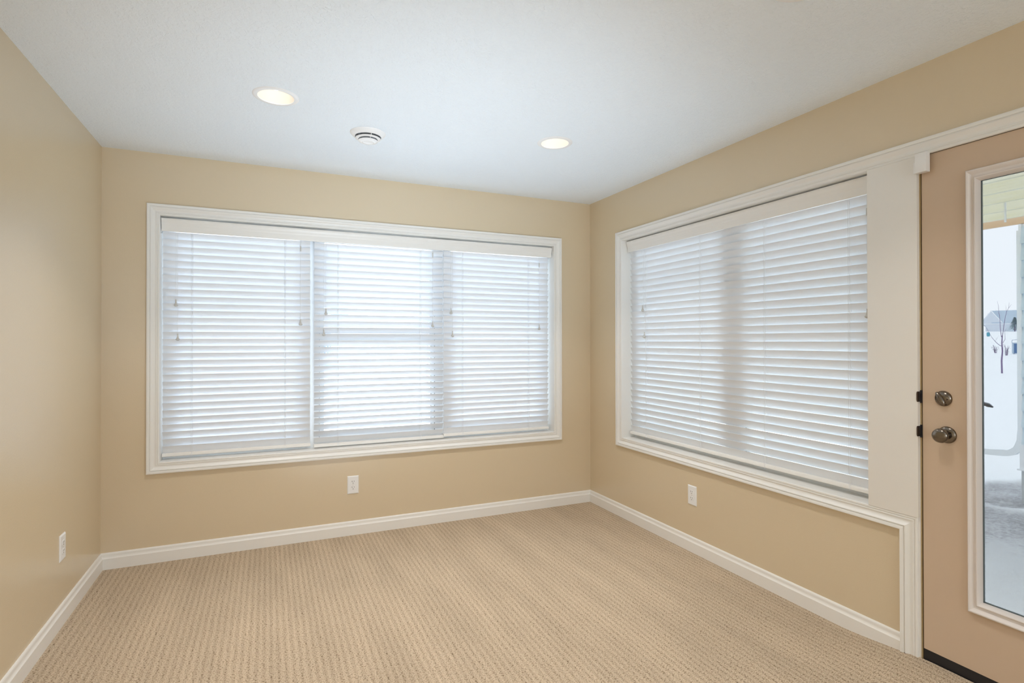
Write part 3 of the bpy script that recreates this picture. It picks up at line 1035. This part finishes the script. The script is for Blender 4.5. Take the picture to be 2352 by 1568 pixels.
def terrain():
    xs = [2.62 + 0.07 * i for i in range(95)]
    x = xs[-1]
    st = 0.09
    while x < 520:
        st *= 1.16
        x += st
        xs.append(x)
    ys = []
    y = 7.0
    st = 0.1
    far = []
    while y < 520:
        st *= 1.18
        y += st
        far.append(y)
    ys = sorted([-v + 3 for v in far[:18]] + [-2.2 + 0.07 * i for i in range(132)] + far)
    idx = {}
    b = MB()
    vals = []
    # right side field (x > 2.62)
    for i, X in enumerate(xs):
        for j, Y in enumerate(ys):
            dv = dirt(X, Y) if X < 10 and Y < 8 else 0
            z = gz(X, Y)
            if X < 12 and Y < 9:
                z += 0.045 * dv * noise.noise(Vector((X * 5, Y * 5, 0))) + 0.03 * dv * noise.noise(Vector((X * 14, Y * 14, 3))) + 0.02 * noise.noise(Vector((X * 0.9, Y * 0.9, 9)))
                z += -0.04 * min(1, dv * 1.5)
            idx[i, j] = len(b.v)
            b.v.append((X, Y, z))
            vals.append(dv)
    for i in range(len(xs) - 1):
        for j in range(len(ys) - 1):
            b.face([idx[i, j], idx[i + 1, j], idx[i + 1, j + 1], idx[i, j + 1]])
    # field beyond the back wall (x < 2.62, y > 4.05)
    xs2 = [2.62 - 0.5 * 1.25 ** k for k in range(27)][::-1] + [2.62]
    ys2 = [4.06 + 0.3 * (1.22 ** k - 1) / 0.22 for k in range(31)]
    o = len(b.v)
    for X in xs2:
        for Y in ys2:
            b.v.append((X, Y, gz(X, Y)))
            vals.append(0)
    n = len(ys2)
    for i in range(len(xs2) - 1):
        for j in range(n - 1):
            b.face([o + i * n + j, o + (i + 1) * n + j, o + (i + 1) * n + j + 1, o + i * n + j + 1])
    ob = b.build('ground', SNOW, smooth=60)
    at = ob.data.attributes.new('dirt', 'FLOAT', 'POINT')
    at.data.foreach_set('value', vals)
    return struct(ob, 'snow field with churned dirty snow near the door')


terrain()

# deck overhead
dk = empty('wooden_deck', (4.8, 1.5, 2.5))
tag(dk, 'pale pine deck frame overhead outside the door', 'deck')


def wbox(name, a, mat, parent, off, bevel=None):
    o = box(name, a[0] - off[0], a[1] - off[1], a[2] - off[2], a[3] - off[0], a[4] - off[1], a[5] - off[2], mat, parent, bevel)
    return o


DO = (4.8, 1.5, 2.5)
for k, x in enumerate([4.97, 5.376, 5.782, 6.188, 6.594]):
    wbox('joist', (x, -2.2, 2.508, x + 0.038, 6.2, 2.74), PINE, dk, DO)
rim = wbox('rim_beam', (6.965, -2.2, 2.500, 7.003, 6.2, 2.74), PINEO, dk, DO)
st = MB().box(5.86, 2.590, 2.345, 5.872, 2.602, 2.625).build('hanging_strap', HWHITE)
st2 = None
st.location = (0, 0, 0)
tag(st, 'thin white strap hanging from the deck joists outside', 'strap')

# wing of the house beyond the door
HW = empty('house_wing', (6.95, 1.5, -0.285))
tag(HW, 'corner of pale blue lap-sided house wing outside the door', 'building')
HO = (6.95, 1.5, -0.285)
YC = 2.961
wbox('wing_core', (6.975, -1.5, -0.3, 8.4, YC + 0.005, 2.495), SIDETRIM, HW, HO)
z = 0.27
k = 0
while z < 2.45:
    zt = min(z + 0.172, 2.50)
    bd = MB().loops([[(6.974 - HO[0], y_ - HO[1], z - HO[2]), (6.934 - HO[0], y_ - HO[1], z - HO[2]), (6.934 - HO[0], y_ - HO[1], z + 0.006 - HO[2]), (6.966 - HO[0], y_ - HO[1], zt - HO[2]), (6.974 - HO[0], y_ - HO[1], zt - HO[2])]
                     for y_ in (-1.5, YC - 0.012 + random.uniform(-0.002, 0.002))])
    bd.build('siding_board', SIDING, HW)
    z += 0.1686
wbox('corner_post', (6.958, YC - 0.012, 0.27, 6.978, YC + 0.012, 2.495), SIDETRIM, HW, HO)
wbox('skirt_board', (6.945, -1.5, 0.020, 6.976, YC + 0.006, 0.268), SIDETRIM, HW, HO)
wbox('skirt_cap', (6.930, -1.5, 0.005, 6.985, YC + 0.022, 0.020), SIDETRIM, HW, HO)
wbox('foundation', (6.955, -1.5, -0.5, 8.39, YC - 0.004, 0.005), CONCRETE, HW, HO)

# downspout: down the corner, elbow, out across the snow
m = MB()
DX = 7.10
path = [(DX, 3.008, 2.45), (DX, 3.008, 0.40), (DX, 3.010, 0.345), (DX, 3.016, 0.285), (DX, 3.030, 0.230), (DX, 3.052, 0.188), (DX, 3.082, 0.158), (DX, 3.119, 0.140), (DX, 3.164, 0.134),
        (DX, 3.274, 0.122), (DX, 3.874, 0.078), (DX, 4.674, 0.020)]
rings = []
for i, p in enumerate(path):
    p = Vector(p)
    a = Vector(path[max(i - 1, 0)]); c = Vector(path[min(i + 1, len(path) - 1)])
    t = (c - a).normalized()
    X = Vector((1, 0, 0))
    nn = t.cross(X).normalized()
    hw, hh = 0.028, 0.030
    if 2 <= i <= 8 and i % 2 == 0:
        hh = 0.0335
    rings.append([p + X * hw + nn * hh, p - X * hw + nn * hh, p - X * hw - nn * hh, p + X * hw - nn * hh])
ds = m.loops(rings).build('downspout', DOWNS, smooth=30)
tag(ds, 'pale grey gutter downspout elbowing out over the snow', 'downspout')
# distant house behind the tree
def local(p, o, ang):
    return p


def far_house():
    o = empty('far_house', (172.3, 79.35, 3.79), -1.140)
    o.scale = (0.71, 0.30, 0.95)
    tag(o, 'distant lilac grey house with steep gable behind the bare tree', 'building')
    # local x: to the right in the view, local y: away
    b = MB()
    b.box(-1.6, 0.0, -0.6, 12, 9, 2.1)
    b.build('wall', HOUSEW, o)
    # gable front
    g = MB()
    g.loops([[(-3.2, yy, 1.9), (3.2, yy, 1.9), (0.0, yy, 5.5)] for yy in (-0.3, 6)])
    g.build('gable', HOUSEW, o)
    r = MB()
    r.loops([[(0.1, 4.5, 5.62), (14, 4.5, 5.62), (14, -0.7, 2.15), (0.1, -0.7, 2.15)], [(0.1, 4.5, 5.50), (14, 4.5, 5.50), (14, -0.7, 2.0), (0.1, -0.7, 2.0)]])
    r.build('roof', SHINGLE, o)
    rr = MB()
    for s in (-1, 1):
        rr.loops([[(0, -0.55, 5.75), (s * 3.6, -0.55, 1.75), (s * 3.6, -0.55, 1.40), (0, -0.55, 5.35)], [(0, -0.35, 5.75), (s * 3.6, -0.35, 1.75), (s * 3.6, -0.35, 1.40), (0, -0.35, 5.35)]])
    rr.build('rake_board', HWHITE, o)
    MB().box(-2.4, -0.72, 1.84, 14, -0.32, 2.02).build('fascia', HWHITE, o)
    MB().loops([[(-2.4, -0.45, 1.8), (3.2, -0.45, 1.8), (3.2, -0.45, -0.5), (0.2, -0.45, -0.5)], [(-2.4, 0.1, 1.8), (3.2, 0.1, 1.8), (3.2, 0.1, -0.5), (0.2, 0.1, -0.5)]]).build('porch_wall', HOUSEW, o)
    w = MB().box(4.2, -0.2, -0.1, 6.0, 0.02, 1.5).build('window', HOUSEW2, o)
    return o


far_house()


def near_house():
    o = empty('far_house', (-1.5, 42, gz(-1, 42)))
    tag(o, 'pale blue neighbouring house glimpsed between the middle blind slats', 'building')
    MB().box(-14, 0, -0.5, 8.4, 9, 6.0).build('wall', HOUSEW2, o)
    MB().loops([[(xx, -0.8, 5.8), (xx, 4.5, 9.2), (xx, 9.8, 5.8)] for xx in (-14.5, 9.0)]).build('roof', SHINGLE, o)
    MB().box(-14.5, -0.86, 5.62, 9.0, -0.7, 5.84).build('fascia', HWHITE, o)
    for xx in (-5, -1, 2.5, 5.6):
        f = MB().box(xx, -0.06, 3.4, xx + 1.5, 0.0, 4.9).build('window', HWHITE, o)
        MB().box(xx + 0.12, -0.08, 3.52, xx + 1.38, -0.05, 4.78).build('pane', HGLASS, f)
    f = MB().box(3.4, -0.06, 0.6, 5.9, 0.0, 2.7).build('patio_door', HWHITE, o)
    MB().box(3.55, -0.08, 0.7, 5.75, -0.05, 2.6).build('pane', HGLASS, f)
    MB().box(-4.5, -3.2, 0.45, 8.4, 0, 0.62).build('deck_floor', HWHITE, o)
    rl = MB().box(-4.5, -3.2, 1.42, 8.4, -3.12, 1.5)
    for k in range(70):
        xx = -4.5 + k * 0.185
        rl.box(xx, -3.18, 0.62, xx + 0.04, -3.14, 1.42)
    rr = rl.build('railing', HWHITE, o)
    rr['kind'] = 'stuff'
    return o


near_house()


def ring_pts(o, pts):
    return [Vector(o) + Vector(p) for p in pts]


def tree(name, base, H, seed, label, cat, branches):
    bx, by = base
    o = empty(name, (bx, by, gz(bx, by)))
    tag(o, label, cat)
    A = Vector((math.cos(YAW), -math.sin(YAW), 0))        # sideways across the view
    B_ = Vector((math.sin(YAW), math.cos(YAW), 0))
    tr = MB().tube([A * 0.02 + Vector((0, 0, -0.1)), A * 0.0 + Vector((0, 0, H * 0.18)), A * 0.05 + Vector((0, 0, H * 0.30)), A * 0.02 + Vector((0, 0, H * 0.42)), A * 0.04 + Vector((0, 0, H * 0.52))], [0.040, 0.037, 0.034, 0.029, 0.022], 10)
    tr.build('trunk', BARK, o, smooth=60)
    br = MB()
    for pts, r in branches:
        P = [A * (p[0] * H) + B_ * ((p[2] if len(p) > 2 else 0.0) * H) + Vector((0, 0, p[1] * H)) for p in pts]
        n = len(P)
        br.tube(P, [r * 0.62 * (1 - 0.8 * i / (n - 1)) for i in range(n)], 6)
    br.build('branch', BARK, o, smooth=60)
    return o


BR = [([(0.01, 0.37), (-0.03, 0.39), (-0.06, 0.43, .02), (-0.11, 0.50, .03), (-0.14, 0.57, .04), (-0.17, 0.64, .05), (-0.25, 0.70, .05)], 0.026),
      ([(0.0, 0.50), (-0.015, 0.62), (-0.02, 0.74), (-0.035, 0.86), (-0.04, 0.93), (-0.055, 1.0)], 0.024),
      ([(0.01, 0.48), (0.03, 0.62), (0.05, 0.76), (0.07, 0.84), (0.10, 0.90), (0.11, 0.98)], 0.026),
      ([(0.10, 0.90), (0.13, 0.94), (0.145, 0.955)], 0.012),
      ([(-0.02, 0.80), (-0.05, 0.85), (-0.085, 0.89)], 0.010),
      ([(0.07, 0.83), (0.065, 0.90), (0.06, 0.95)], 0.010),
      ([(-0.06, 0.44, .02), (-0.09, 0.44), (-0.03, 0.53)], 0.010),
      ([(0.02, 0.42), (0.05, 0.47), (0.045, 0.58), (0.10, 0.66)], 0.018)]
tree('sapling', (36.65, 16.42), 3.95, 3, 'bare young tree with thin purple-brown trunk in the snow', 'tree', BR)
tree('sapling', (6.0, 22.0), 3.6, 5, 'bare sapling glimpsed through the middle blind of the triple window', 'tree',
     [([(0, 0.4), (-0.1, 0.6), (-0.14, 0.9)], 0.03), ([(0, 0.45), (0.09, 0.66), (0.12, 1.0)], 0.03), ([(0, 0.5), (0.01, 0.8), (-0.03, 1.05)], 0.03), ([(0.09, 0.66), (0.2, 0.8)], 0.02), ([(-0.1, 0.6), (-0.2, 0.75)], 0.02)])


def bush(base, label, w, h, n, leafm, name='dry_bush'):
    bx, by = base
    o = empty(name, (bx, by, gz(bx, by)))
    tag(o, label, 'bush')
    tw = MB()
    lf = MB()
    rnd = random.Random(n)
    for k in range(14):
        a = rnd.uniform(-1, 1)
        tip = Vector((a * w * 0.8, rnd.uniform(-0.3, 0.3) * w, h * rnd.uniform(0.5, 1)))
        tw.tube([(0.1 * a, 0, -0.03), tip * 0.5 + Vector((0, 0, 0.08)), tip], [0.012, 0.008, 0.004], 5)
        for q in range(n):
            t = rnd.uniform(0.3, 1.0)
            c = tip * t + Vector((rnd.gauss(0, 0.09), rnd.gauss(0, 0.07), rnd.gauss(0, 0.06)))
            u = Vector((rnd.gauss(0, 1), rnd.gauss(0, 1), rnd.gauss(0, 1))).normalized() * 0.035
            v = u.orthogonal().normalized() * 0.022
            i = len(lf.v)
            lf.v += [c - u, c + v, c + u, c - v]
            lf.face([i, i + 1, i + 2, i + 3])
    tw.build('twigs', BARK, o)
    l = lf.build('leaves', leafm, o, fix=False)
    l['kind'] = 'stuff'
    o.rotation_euler = (0, 0, -YAW)
    return o


bush((58.5, 25.86), 'low dry bush beside the blue grey utility box', 0.40, 1.10, 9, LEAF)
bush((62.9, 28.65), 'small dark leafy twigs left of the bare tree trunk', 0.45, 0.80, 7, LEAF)

ub = empty('utility_box', (61.57, 26.55, gz(61.57, 26.55)), -1.14)
tag(ub, 'blue grey utility box with deep blue front on the snow', 'box')
box('body', -0.24, 0, 0.06, 0.62, 0.5, 1.04, BOXB, ub, bevel=0.03)
box('leg', -0.15, 0.1, -0.1, -0.05, 0.4, 0.06, BOXB, ub)
box('leg', 0.40, 0.1, -0.1, 0.5, 0.4, 0.06, BOXB, ub)
box('front_panel', -0.11, -0.03, 0.10, 0.56, 0.0, 0.94, BOXD, ub, bevel=0.01)
MB().tube([(-0.24, 0.2, 1.0), (-0.22, 0.2, 1.26), (0.0, 0.2, 1.30), (0.62, 0.2, 1.30), (0.62, 0.2, 1.0)], 0.015, 6).build('top_rail', BOXD, ub)

ba = empty('barrel', (122.9, 57.07, gz(122.9, 57.07)))
tag(ba, 'small teal barrel far off on the snow in front of the house', 'barrel')
MB().lathe([(0.0001, -0.05), (0.20, -0.05), (0.235, 0.15), (0.25, 0.40), (0.24, 0.62), (0.20, 0.78), (0.0001, 0.80)], 20, (0, 0, 0), 'z').build('body', BARREL, ba, smooth=40)
MB().lathe([(0.24, 0.5), (0.256, 0.52), (0.24, 0.54)], 20, capends=False).build('hoop', BARREL, ba)


def fir(base, H, label):
    bx, by = base
    o = empty('fir_tree', (bx, by, gz(bx, by)))
    tag(o, label, 'tree')
    MB().tube([(0, 0, -0.3), (0, 0, H)], [0.12, 0.03], 8).build('trunk', BARK, o)
    b = MB()
    rnd = random.Random(2)
    for k in range(900):
        t = rnd.random() ** 0.8
        z = H * (0.08 + 0.92 * t)
        r = (1 - t) * H * 0.42 * rnd.random() ** 0.5 + 0.05
        a = rnd.uniform(0, 2 * math.pi)
        c = Vector((r * math.cos(a), r * math.sin(a), z))
        u = Vector((math.cos(a), math.sin(a), -0.45)) * 0.26
        v = Vector((-math.sin(a), math.cos(a), 0)) * 0.09
        i = len(b.v)
        b.v += [c - u * 0.3 - v, c + u, c - u * 0.3 + v]
        b.face([i, i + 1, i + 2])
    l = b.build('needles', FIR, o, fix=False)
    l['kind'] = 'stuff'


fir((166.2, 71.8), 3.5, 'small grey green fir tree at the right of the distant house')
